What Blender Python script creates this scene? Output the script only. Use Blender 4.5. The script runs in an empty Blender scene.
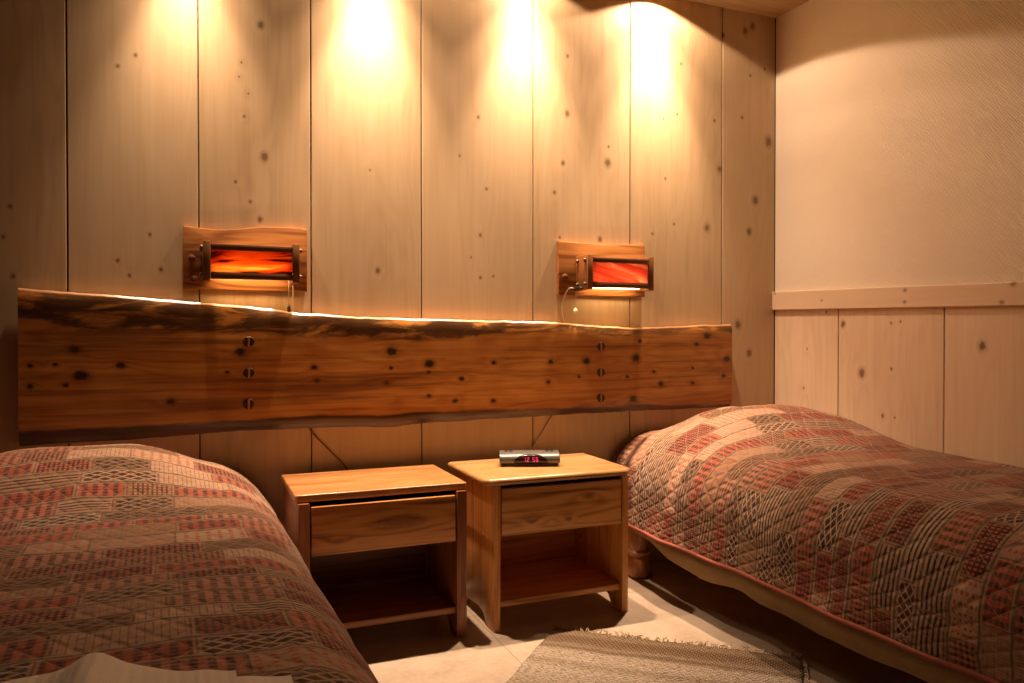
import bpy, bmesh, math, random
from mathutils import Vector, Matrix, noise as mnoise
random.seed(7)
C = bpy.context.scene.collection
PI = math.pi

# ------------------------------------------------------------------ helpers
def obj(name, bm, mats, parent=None, loc=(0, 0, 0), rotz=0, smooth=False, angle=None):
    me = bpy.data.meshes.new(name)
    bmesh.ops.recalc_face_normals(bm, faces=bm.faces[:])
    bm.to_mesh(me); bm.free()
    for m in (mats if isinstance(mats, (list, tuple)) else [mats]):
        me.materials.append(m)
    if smooth:
        me.polygons.foreach_set('use_smooth', [True] * len(me.polygons))
        if angle:
            me.set_sharp_from_angle(angle=math.radians(angle))
    o = bpy.data.objects.new(name, me)
    o.location = loc; o.rotation_euler = (0, 0, rotz)
    C.objects.link(o)
    if parent: o.parent = parent
    return o

def tag(o, label=None, cat=None, group=None, kind=None):
    if label: o['label'] = label
    if cat: o['category'] = cat
    if group: o['group'] = group
    if kind: o['kind'] = kind
    return o

def thing(name, label, cat, loc, rotz=0, group=None):
    o = bpy.data.objects.new(name, None)
    o.empty_display_size = 0.1
    o.location = loc; o.rotation_euler = (0, 0, rotz)
    C.objects.link(o)
    return tag(o, label, cat, group)

def copy_tree(o, parent=None):
    c = o.copy(); C.objects.link(c)
    if parent: c.parent = parent
    for ch in list(o.children): copy_tree(ch, c)
    return c

def merge(dst, src, mat=0):
    for f in src.faces: f.material_index = mat
    me = bpy.data.meshes.new('tmp'); src.to_mesh(me); src.free()
    dst.from_mesh(me); bpy.data.meshes.remove(me)

def box(bm, x0, x1, y0, y1, z0, z1, bev=0.002, mat=0, seg=2):
    b = bmesh.new()
    vs = [b.verts.new(p) for p in [(x0,y0,z0),(x1,y0,z0),(x1,y1,z0),(x0,y1,z0),(x0,y0,z1),(x1,y0,z1),(x1,y1,z1),(x0,y1,z1)]]
    for q in [(0,3,2,1),(4,5,6,7),(0,1,5,4),(1,2,6,5),(2,3,7,6),(3,0,4,7)]: b.faces.new([vs[i] for i in q])
    if bev: bmesh.ops.bevel(b, geom=b.edges[:], offset=bev, segments=seg, affect='EDGES', profile=0.5)
    merge(bm, b, mat)

def prism(bm, pts, axis, a0, a1, bev=0.002, mat=0, seg=2):
    """outline in the plane square to axis: X -> (y,z), Y -> (x,z), Z -> (x,y)"""
    b = bmesh.new()
    def P(p, a): return {'X': (a, p[0], p[1]), 'Y': (p[0], a, p[1]), 'Z': (p[0], p[1], a)}[axis]
    A = [b.verts.new(P(p, a0)) for p in pts]; B = [b.verts.new(P(p, a1)) for p in pts]
    b.faces.new(A); b.faces.new(B[::-1])
    n = len(pts)
    for i in range(n): b.faces.new((A[i], A[(i+1) % n], B[(i+1) % n], B[i]))
    bmesh.ops.recalc_face_normals(b, faces=b.faces[:])
    if bev:
        caps = [e for e in b.edges if (e.verts[0] in A) == (e.verts[1] in A)]
        bmesh.ops.bevel(b, geom=caps, offset=bev, segments=seg, affect='EDGES', profile=0.5, clamp_overlap=True)
    merge(bm, b, mat)

def tube(bm, pts, r, seg=8, mat=0, cap=True):
    pts = [Vector(p) for p in pts]
    rs = r if isinstance(r, (list, tuple)) else [r] * len(pts)
    b = bmesh.new(); rings = []
    up = None
    for i, p in enumerate(pts):
        t = (pts[min(i+1, len(pts)-1)] - pts[max(i-1, 0)]).normalized()
        if up is None:
            up = Vector((0, 0, 1)) if abs(t.z) < 0.9 else Vector((1, 0, 0))
        n = (up - t * up.dot(t)).normalized(); up = n
        m = t.cross(n)
        rings.append([b.verts.new(p + (n * math.cos(a) + m * math.sin(a)) * rs[i]) for a in [2*PI*k/seg for k in range(seg)]])
    for A, B in zip(rings, rings[1:]):
        for k in range(seg): b.faces.new((A[k], A[(k+1) % seg], B[(k+1) % seg], B[k]))
    if cap:
        b.faces.new(rings[0][::-1]); b.faces.new(rings[-1])
    merge(bm, b, mat)

def lathe(bm, prof, seg=24, mat=0, M=None):
    """prof = (r, z) list about the Z axis, optional matrix M"""
    b = bmesh.new(); rings = []
    for r, z in prof:
        rings.append([b.verts.new((r*math.cos(2*PI*k/seg), r*math.sin(2*PI*k/seg), z)) for k in range(seg)])
    for A, B in zip(rings, rings[1:]):
        for k in range(seg): b.faces.new((A[k], A[(k+1) % seg], B[(k+1) % seg], B[k]))
    b.faces.new(rings[0][::-1]); b.faces.new(rings[-1])
    if M: bmesh.ops.transform(b, matrix=M, verts=b.verts[:])
    merge(bm, b, mat)

def lerp(tab, x):
    if x <= tab[0][0]: return tab[0][1]
    for (a, va), (b, vb) in zip(tab, tab[1:]):
        if x <= b: return va + (vb - va) * (x - a) / (b - a)
    return tab[-1][1]

def sstep(a, b, x):
    t = min(max((x - a) / (b - a), 0), 1); return t*t*(3 - 2*t)

# ------------------------------------------------------------------ node helpers
class NT:
    def __init__(s, name):
        s.m = bpy.data.materials.new(name); s.m.use_nodes = True
        s.t = s.m.node_tree; s.t.nodes.clear()
        s.out = s.n('ShaderNodeOutputMaterial')
    def n(s, typ, **kw):
        nd = s.t.nodes.new(typ)
        for k, v in kw.items(): setattr(nd, k, v)
        return nd
    def l(s, a, b): s.t.links.new(a, b)
    def put(s, sock, v):
        if isinstance(v, bpy.types.NodeSocket): s.l(v, sock)
        elif v is not None: sock.default_value = v
    def math(s, op, a, b=None, c=None, clamp=False):
        nd = s.n('ShaderNodeMath', operation=op, use_clamp=clamp)
        for i, v in enumerate((a, b, c)): s.put(nd.inputs[i], v)
        return nd.outputs[0]
    def vmath(s, op, a, b=None, c=None, out=0):
        nd = s.n('ShaderNodeVectorMath', operation=op)
        for i, v in enumerate((a, b, c)):
            if v is not None: s.put(nd.inputs[i], v)
        return nd.outputs[out]
    def mix(s, fac, a, b, blend='MIX'):
        nd = s.n('ShaderNodeMix', data_type='RGBA', blend_type=blend)
        s.put(nd.inputs[0], fac); s.put(nd.inputs[6], a); s.put(nd.inputs[7], b)
        return nd.outputs[2]
    def noise(s, vec, scale=1, detail=4, rough=.55, dist=0, dim='3D', w=None):
        nd = s.n('ShaderNodeTexNoise', noise_dimensions=dim)
        if vec is not None: s.l(vec, nd.inputs['Vector'])
        if w is not None: s.put(nd.inputs['W'], w)
        nd.inputs['Scale'].default_value = scale; nd.inputs['Detail'].default_value = detail
        nd.inputs['Roughness'].default_value = rough; nd.inputs['Distortion'].default_value = dist
        return nd.outputs[0]
    def ramp(s, fac, stops, interp='LINEAR'):
        nd = s.n('ShaderNodeValToRGB'); cr = nd.color_ramp; cr.interpolation = interp
        while len(cr.elements) < len(stops): cr.elements.new(0.5)
        for e, (p, c) in zip(cr.elements, stops):
            e.position = p; e.color = (*c, 1) if len(c) == 3 else c
        s.put(nd.inputs[0], fac)
        return nd.outputs[0]
    def smooth(s, v, a, b, lo=0., hi=1.):
        nd = s.n('ShaderNodeMapRange', interpolation_type='SMOOTHSTEP')
        s.put(nd.inputs[0], v)
        for i, q in enumerate((a, b, lo, hi)): nd.inputs[i+1].default_value = q
        return nd.outputs[0]
    def bump(s, h, strength=.3, dist=.01, normal=None):
        nd = s.n('ShaderNodeBump'); nd.inputs['Strength'].default_value = strength
        nd.inputs['Distance'].default_value = dist; s.put(nd.inputs['Height'], h)
        if normal is not None: s.l(normal, nd.inputs['Normal'])
        return nd.outputs[0]
    def bsdf(s, col, rough=.5, normal=None, metal=0, spec=.5, coat=0, sheen=0):
        nd = s.n('ShaderNodeBsdfPrincipled')
        s.put(nd.inputs['Base Color'], col if isinstance(col, bpy.types.NodeSocket) else (*col, 1))
        s.put(nd.inputs['Roughness'], rough); nd.inputs['Metallic'].default_value = metal
        nd.inputs['Specular IOR Level'].default_value = spec
        nd.inputs['Coat Weight'].default_value = coat
        nd.inputs['Coat Roughness'].default_value = .25
        nd.inputs['Sheen Weight'].default_value = sheen
        if normal is not None: s.l(normal, nd.inputs['Normal'])
        s.l(nd.outputs[0], s.out.inputs[0])
        return nd
    def sep(s, v):
        nd = s.n('ShaderNodeSeparateXYZ'); s.l(v, nd.inputs[0]); return nd.outputs
    def comb(s, x, y, z):
        nd = s.n('ShaderNodeCombineXYZ')
        for i, v in enumerate((x, y, z)): s.put(nd.inputs[i], v)
        return nd.outputs[0]

def wood(name, cols, axis='X', rough=.45, spec=.5, coat=0, knots=None, plane='XZ', knot_r=.009, knot_col=(.03,.012,.005),
         contrast=1.0, plank=False, tint=0.0, ring=1.0, bump=.15, rand=True, extra=None, fine=190, broad=9, knot_amt=1.0, kst=1.3):
    """sawn wood: stretched noise grain, cathedral contour lines bending round listed knots"""
    g = NT(name)
    P = g.n('ShaderNodeTexCoord').outputs['Object']
    V = P
    if rand and not knots:
        r = g.n('ShaderNodeObjectInfo').outputs['Random']
        V = g.vmath('ADD', V, g.vmath('SCALE', (3.1, 5.7, 7.3), None)) if False else g.vmath('ADD', V, g.comb(g.math('MULTIPLY', r, 31.), g.math('MULTIPLY', r, 17.), g.math('MULTIPLY', r, 23.)))
    if plank:
        a = g.n('ShaderNodeAttribute', attribute_name='plank').outputs['Fac']
        wn = g.n('ShaderNodeTexWhiteNoise', noise_dimensions='1D'); g.l(a, wn.inputs['W'])
        V = g.vmath('ADD', V, g.comb(g.math('MULTIPLY', a, 3.7), g.math('MULTIPLY', a, 5.3), g.math('MULTIPLY', a, 9.1)))
        pv = wn.outputs[0]
    D = None
    if knots:
        for (ka, kb, kr) in knots:
            rr = kr * knot_r
            ra, rb = (rr*1.0, rr*1.25) if axis == 'Z' else (rr*kst, rr)
            inv = {'XZ': (1/ra, 0, 1/rb), 'YZ': (0, 1/ra, 1/rb), 'XY': (1/ra, 1/rb, 0)}[plane]
            off = {'XZ': (-ka/ra, 0, -kb/rb), 'YZ': (0, -ka/ra, -kb/rb), 'XY': (-ka/ra, -kb/rb, 0)}[plane]
            d = g.vmath('LENGTH', g.vmath('MULTIPLY_ADD', P, inv, off), out=1)
            D = d if D is None else g.math('MINIMUM', D, d)
    al = {'X': (1, 0, 0), 'Y': (0, 1, 0), 'Z': (0, 0, 1)}[axis]
    sc = lambda lo, hi: tuple(lo if q else hi for q in al)
    broad_n = g.noise(g.vmath('MULTIPLY', V, sc(.55, broad*.55)), 1, 3, .5, .3)
    fine_n = g.noise(g.vmath('MULTIPLY', V, sc(2.2, fine)), 1, 3, .6)
    mid_n = g.noise(g.vmath('MULTIPLY', V, sc(.9, fine*.2)), 1, 4, .6, .4)
    h = broad_n
    if D is not None:
        wob = g.noise(g.vmath('MULTIPLY', P, sc(60, 90)), 1, 2)
        Dn = g.math('ADD', D, g.math('MULTIPLY', g.math('SUBTRACT', wob, .5), .9))
        infl = g.math('EXPONENT', g.math('MULTIPLY', D, -.38))
        h = g.math('ADD', h, g.math('MULTIPLY', infl, .22 * ring))
    cont = g.math('MULTIPLY_ADD', g.math('SINE', g.math('MULTIPLY', h, 95.)), .5, .5)
    cont = g.math('POWER', cont, 1.6)
    f = g.math('ADD', g.math('MULTIPLY', cont, .22 * ring), g.math('ADD', g.math('MULTIPLY', mid_n, .55), g.math('MULTIPLY', fine_n, .30)))
    f = g.math('MULTIPLY_ADD', g.math('SUBTRACT', f, .52), contrast, .5, clamp=True)
    if tint:
        tn = g.noise(g.vmath('MULTIPLY', V, sc(.5, 3)), 1, 2)
        f = g.math('ADD', f, g.math('MULTIPLY', g.math('SUBTRACT', tn, .5), tint), clamp=True)
    if plank:
        f = g.math('ADD', f, g.math('MULTIPLY', g.math('SUBTRACT', pv, .5), .22), clamp=True)
    col = g.ramp(f, [(0.12, cols[2]), (0.5, cols[1]), (0.88, cols[0])])
    if D is not None:
        halo = g.smooth(Dn, .9, 2.0, .30 * knot_amt, 0.)
        col = g.mix(halo, col, tuple(c*.38 for c in cols[0]) + (1,))
        core = g.smooth(Dn, .45, 1.2, .93 * knot_amt, 0.)
        col = g.mix(core, col, (*knot_col, 1))
    if extra: col = extra(g, P, col)
    nb = g.bump(g.math('ADD', g.math('MULTIPLY', fine_n, .6), g.math('MULTIPLY', cont, .25)), bump, .002)
    g.bsdf(col, rough, nb, spec=spec, coat=coat)
    return g.m

# ------------------------------------------------------------------ measured lists (metres in the room)
WK = [(0.233,2.086,2),(-0.217,1.882,1),(-0.164,1.925,1),(0.169,1.946,0.8),(0.161,1.895,0.7),(0.192,1.84,0.7),(0.177,1.759,0.9),(0.245,1.624,2.4),(0.148,1.528,1),(0.197,1.462,1),(0.229,1.401,1.6),(-0.523,1.4,1),(-0.542,1.303,1),(-0.516,1.18,1.2),(-0.124,1.331,1),(-0.221,1.24,1.1),(-0.186,1.192,1),(-0.091,1.215,1.2),(0.649,1.234,1.6),(0.62,1.608,0.7),(1.05,1.85,1.2),(0.973,1.691,0.8),(1.085,1.571,1),(1.059,1.386,1.1),(1.02,1.298,0.7),(1.059,1.219,1.1),(1.113,1.226,0.8),(1.444,2.144,1.2),(1.442,1.907,2),(1.638,1.789,1),(1.422,1.702,1.6),(1.634,1.72,2.6),(1.384,1.578,1.2),(1.596,1.395,1.8),(1.408,1.394,1),(2.003,2.187,1),(1.912,1.937,0.8),(1.983,1.964,1),(2.183,1.957,1.2),(1.922,1.676,1),(2.213,1.742,2),(2.144,1.472,2.6),(1.968,1.48,1),(1.857,1.432,1),(2.354,2.386,2.4),(2.396,2.413,2.6),(2.23,2.348,1.8),(2.382,2.185,1),(2.466,2.227,1.1),(2.338,1.987,1.2),(2.49,1.891,3.4),(2.415,1.614,3),(2.38,1.468,2.6),(2.318,1.038,3),(2.382,0.907,2.6)]
RK = [(2.346,0.837,3),(2.444,1.038,2.4),(2.205,1.039,1),(2.161,1.044,0.8),(2.202,0.86,1),(2.242,0.672,1.3),(2.185,0.671,0.8),(1.828,0.955,2.6),(2.648,0.93,0.8),(2.667,0.754,1),(2.537,1.089,1)]
TK = [(2.547,1.141,1),(2.128,1.163,1.4),(2.13,1.118,1.2),(1.71,1.164,1.8),(1.749,1.104,1.4),(2.836,1.183,1)]
HK = [(-0.342,0.948,1.6),(-0.209,0.895,1.3),(-0.324,0.864,2),(-0.463,0.898,0.8),(-0.394,0.901,0.7),(-0.463,0.833,0.9),(-0.367,0.834,0.9),(-0.061,0.771,1.2),(0.158,0.936,1.6),(0.116,0.866,0.6),(0.407,0.877,1),(0.416,0.83,1),(0.688,0.933,2),(0.685,0.87,0.8),(0.832,0.884,1.8),(0.83,0.852,0.7),(1.094,0.885,0.9),(0.961,0.824,1),(0.83,0.763,0.8),(0.935,0.74,1),(1.092,0.735,0.9),(1.34,0.884,1),(1.33,0.803,0.8),(1.502,0.885,1.6),(1.469,0.82,0.7),(0.814,0.67,1.5),(0.668,0.816,0.8),(1.739,0.895,1.7),(1.76,0.966,0.8),(1.698,0.817,0.7),(1.829,0.834,0.8),(1.727,0.721,1.6),(1.865,0.781,1.4),(2.028,0.847,0.7),(2.028,0.782,0.9),(2.05,0.951,1),(2.105,0.988,1.8),(2.213,0.885,1.6),(2.195,0.81,1)]
PEG = [(0.186,0.97),(0.186,0.862),(0.185,0.755),(1.571,0.945),(1.571,0.837),(1.571,0.731)]
HT = [(-0.496,1.14),(-0.38,1.133),(-0.268,1.126),(-0.122,1.115),(0.031,1.101),(0.158,1.096),(0.29,1.081),(0.358,1.071),(0.535,1.062),(0.72,1.056),(0.996,1.05),(1.249,1.048),(1.427,1.041),(1.614,1.029),(1.735,1.021),(1.86,1.024),(2.067,1.035),(2.24,1.041)]
HB = [(-0.494,0.645),(-0.383,0.648),(-0.242,0.65),(-0.094,0.652),(0.029,0.656),(0.189,0.661),(0.462,0.659),(0.693,0.651),(0.855,0.661),(1.095,0.662),(1.293,0.664),(1.562,0.668),(1.891,0.668),(2.242,0.668)]

YW, XR, XL, YF, ZC = 2.855, 2.53, -0.92, -0.9, 2.72

# ------------------------------------------------------------------ materials
PALE = [(.39,.265,.147), (.53,.385,.222), (.595,.455,.285)]
PALER = [(.62,.45,.29), (.76,.58,.40), (.83,.67,.49)]
m_wall = wood('whitewashed_pine', PALE, 'Z', .42, .4, knots=WK, plane='XZ', knot_r=.0052, knot_col=(.20,.11,.055), contrast=1.15, plank=True, ring=.45, bump=.08, fine=120, broad=7)
m_wainscot = wood('whitewashed_wainscot', PALER, 'Z', .45, .4, knots=RK, plane='YZ', knot_r=.0052, knot_col=(.22,.12,.06), contrast=1.15, plank=True, ring=.5, bump=.08, fine=120, broad=7)
m_rail = wood('whitewashed_rail', PALER, 'Y', .45, .4, knots=TK, plane='YZ', knot_r=.005, knot_col=(.25,.14,.07), contrast=.6, ring=.4, bump=.06, fine=120, knot_amt=.8)
m_soffit = wood('soffit_pine', [(.34,.22,.11),(.50,.34,.185),(.58,.42,.25)], 'X', .5, .4, contrast=1.8, ring=.5, bump=.06, fine=120)
m_plain_plank = wood('pale_plank', PALE, 'Z', .5, .4, contrast=.7, ring=.4, bump=.06, fine=120)

def flat(name, col, rough=.6, metal=0, spec=.5, coat=0, nscale=0, namt=0, nb=0):
    g = NT(name); c = col; nrm = None
    if nscale:
        v = g.n('ShaderNodeTexCoord').outputs['Object']
        n = g.noise(v, nscale, 3)
        c = g.mix(n, tuple(q*(1-namt) for q in col) + (1,), tuple(min(1, q*(1+namt)) for q in col) + (1,))
        if nb: nrm = g.bump(n, nb, .003)
    g.bsdf(c, rough, nrm, metal, spec, coat)
    return g.m

m_dark_gap = flat('groove_shadow_backing', (.10,.06,.03), .9, nscale=30, namt=.2)

def headboard_extra(g, P, col):
    uv = g.sep(g.n('ShaderNodeUVMap', uv_map='edge').outputs[0])   # metres below the top edge, above the bottom edge
    x = g.sep(P)[0]
    n1 = g.noise(g.vmath('MULTIPLY', P, (5, 5, 22)), 1, 5, .65, .6)
    n2 = g.noise(g.vmath('MULTIPLY', P, (2.3, 2.3, 4)), 1, 2, .5)
    reach = g.math('ADD', g.smooth(x, -.5, .95, .105, .03), g.math('MULTIPLY', g.math('SUBTRACT', n2, .5), .10))
    t = g.math('SUBTRACT', reach, g.math('ADD', uv[0], g.math('MULTIPLY', g.math('SUBTRACT', n1, .5), .11)))
    bark = g.smooth(t, 0., .02)
    bark = g.math('MULTIPLY', g.math('MULTIPLY', bark, g.smooth(n1, .34, .52)), g.smooth(uv[0], .004, .009))
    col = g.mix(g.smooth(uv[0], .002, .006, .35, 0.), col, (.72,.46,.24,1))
    col = g.mix(g.math('MULTIPLY', bark, .88), col, (.022, .009, .004, 1))
    rb = g.math('ADD', g.smooth(x, -.5, 2.2, .050, .010), g.math('MULTIPLY', g.math('SUBTRACT', n2, .5), .03))
    tb = g.math('SUBTRACT', rb, g.math('ADD', uv[1], g.math('MULTIPLY', g.math('SUBTRACT', n1, .5), .025)))
    bb = g.smooth(tb, 0., .012)
    col = g.mix(g.math('MULTIPLY', bb, .92), col, (.022,.008,.003,1))
    # long dark mineral streaks along the grain
    st = g.noise(g.vmath('MULTIPLY', P, (.7, 1, 16)), 1, 4, .6, .3)
    col = g.mix(g.smooth(st, .50, .68, 0., .7), col, (.10, .032, .008, 1))
    return col
m_head = wood('honey_pine_slab', [(.20,.065,.014),(.37,.135,.030),(.49,.20,.050)], 'X', .33, .5, coat=.25, knots=HK, plane='XZ', knot_r=.0092, knot_col=(.016,.006,.003), contrast=1.15, ring=.8, bump=.12, extra=headboard_extra, fine=150, broad=10)
ORANGE = [(.26,.085,.016),(.58,.245,.055),(.74,.37,.11)]
m_stand = wood('orange_pine_x', ORANGE, 'X', .36, .5, coat=.2, contrast=3.3, ring=.4, bump=.12, tint=.6, fine=150)
m_stand_z = wood('orange_pine_z', ORANGE, 'Z', .38, .5, coat=.2, contrast=3.3, ring=.4, bump=.12, tint=.6, fine=150)
m_stand_top = wood('pale_orange_pine_top', [(.30,.125,.036),(.42,.215,.08),(.48,.28,.12)], 'X', .3, .5, coat=.3, contrast=3.0, ring=.45, bump=.08, tint=.4, fine=130)
RED = [(.07,.018,.006),(.21,.063,.017),(.33,.115,.032)]
m_red = wood('reddish_pine_x', RED, 'X', .36, .5, coat=.2, contrast=3.3, ring=.4, bump=.12, tint=.6, fine=150)
m_red_z = wood('reddish_pine_z', RED, 'Z', .38, .5, coat=.2, contrast=3.3, ring=.4, bump=.12, tint=.6, fine=150)
m_red_top = wood('reddish_pine_top', [(.26,.095,.028),(.38,.17,.055),(.46,.235,.09)], 'X', .3, .5, coat=.3, contrast=3.0, ring=.45, bump=.08, tint=.4, fine=130)
m_lampwood = wood('lamp_honey_wood', [(.15,.05,.012),(.33,.125,.028),(.44,.19,.05)], 'X', .4, .5, coat=.1, contrast=2.4, ring=.8, bump=.1, tint=.3, fine=150)
m_lampblock = wood('lamp_block_wood', [(.10,.036,.011),(.22,.085,.024),(.32,.145,.045)], 'Z', .4, .5, contrast=1.1, ring=.8, bump=.1, fine=200)
m_lamprail = wood('lamp_dark_rail', [(.10,.035,.012),(.16,.06,.02),(.22,.085,.03)], 'X', .45, .4, contrast=1.1, bump=.1, fine=200)
m_button = flat('dowel_button_wood', (.13,.05,.02), .4, nscale=60, namt=.25)
m_peg = wood('dark_peg_wood', [(.02,.008,.004),(.045,.017,.007),(.07,.026,.01)], 'Z', .4, .5, contrast=1, bump=.1, fine=250)
m_wedge = flat('pale_wedge_wood', (.42,.19,.06), .45, nscale=80, namt=.25)
m_bedwood = wood('bed_leg_wood', [(.24,.09,.03),(.36,.15,.05),(.46,.21,.08)], 'Z', .4, .5, contrast=1, bump=.1, fine=150)

m_drawer_red = wood('reddish_drawer_front', [(.17,.052,.012),(.46,.175,.04),(.58,.26,.07)], 'X', .36, .5, coat=.2, knots=[(.045,.405,2.6),(-.15,.36,.8)], plane='XZ', knot_r=.009, knot_col=(.05,.014,.005), contrast=3.0, ring=.6, bump=.12, fine=150, broad=9, kst=3.4, knot_amt=.5)
m_drawer_orange = wood('orange_drawer_front', [(.24,.085,.018),(.50,.21,.05),(.72,.38,.13)], 'X', .36, .5, coat=.2, knots=[(.10,.43,1.2),(-.12,.36,.8),(.02,.355,.7)], plane='XZ', knot_r=.009, knot_col=(.10,.03,.01), contrast=3.2, ring=.5, bump=.12, fine=150, broad=9, kst=2.2, knot_amt=.6)
m_side_orange = wood('orange_side_panel', ORANGE, 'Z', .38, .5, coat=.2, knots=[(.09,.37,1.3),(.12,.2,.8),(-.1,.3,.6)], plane='YZ', knot_r=.008, knot_col=(.10,.03,.01), contrast=3.0, ring=.45, bump=.12, fine=150)

def wallpaper():
    g = NT('embossed_wallpaper')
    P = g.n('ShaderNodeTexCoord').outputs['Object']
    s = g.sep(P); y, z = s[1], s[2]
    k = 2*PI/.0118
    a = g.math('SINE', g.math('MULTIPLY', g.math('SUBTRACT', z, g.math('MULTIPLY', y, 1.25)), k))
    b = g.math('SINE', g.math('MULTIPLY', g.math('ADD', g.math('MULTIPLY', y, 1.25), z), k*.5))
    h = g.math('ADD', g.math('MULTIPLY', a, .6), g.math('MULTIPLY', g.math('MULTIPLY', a, b), .4))
    n = g.noise(P, 3, 3)
    col = g.mix(n, (.84,.74,.58,1), (.88,.79,.64,1))
    col = g.mix(g.smooth(h, -.9, .3, .18, 0.), col, (.66,.54,.38,1))
    g.bsdf(col, .62, g.bump(h, .6, .0018), spec=.3)
    return g.m
m_paper = wallpaper()

def floor_mat():
    g = NT('stone_look_vinyl')
    P = g.n('ShaderNodeTexCoord').outputs['Object']
    s = g.sep(P)
    n = g.noise(P, 9, 5, .6, .3); n2 = g.noise(P, 60, 3)
    col = g.ramp(g.math('MULTIPLY_ADD', n2, .35, g.math('MULTIPLY', n, .65)), [(.3, (.33,.265,.195)), (.55, (.43,.355,.27)), (.75, (.48,.405,.32))])
    def seam(c, o, per):
        f = g.math('FRACT', g.math('DIVIDE', g.math('SUBTRACT', c, o), per))
        return g.math('LESS_THAN', g.math('ABSOLUTE', g.math('SUBTRACT', f, .5)), .0016/per)
    sm = g.math('MAXIMUM', seam(s[0], .92 - .6, 1.2), seam(s[1], .75, 1.2))
    col = g.mix(g.math('MULTIPLY', sm, .7), col, (.16,.11,.07,1))
    g.bsdf(col, .42, g.bump(g.math('SUBTRACT', n2, g.math('MULTIPLY', sm, 2.)), .08, .002), spec=.45)
    return g.m
m_floor = floor_mat()
m_far = wood('dark_room_panelling', [(.06,.035,.017),(.08,.048,.025),(.10,.062,.034)], 'Z', .6, .3, contrast=.7, ring=.4, bump=.06, fine=120)

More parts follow.
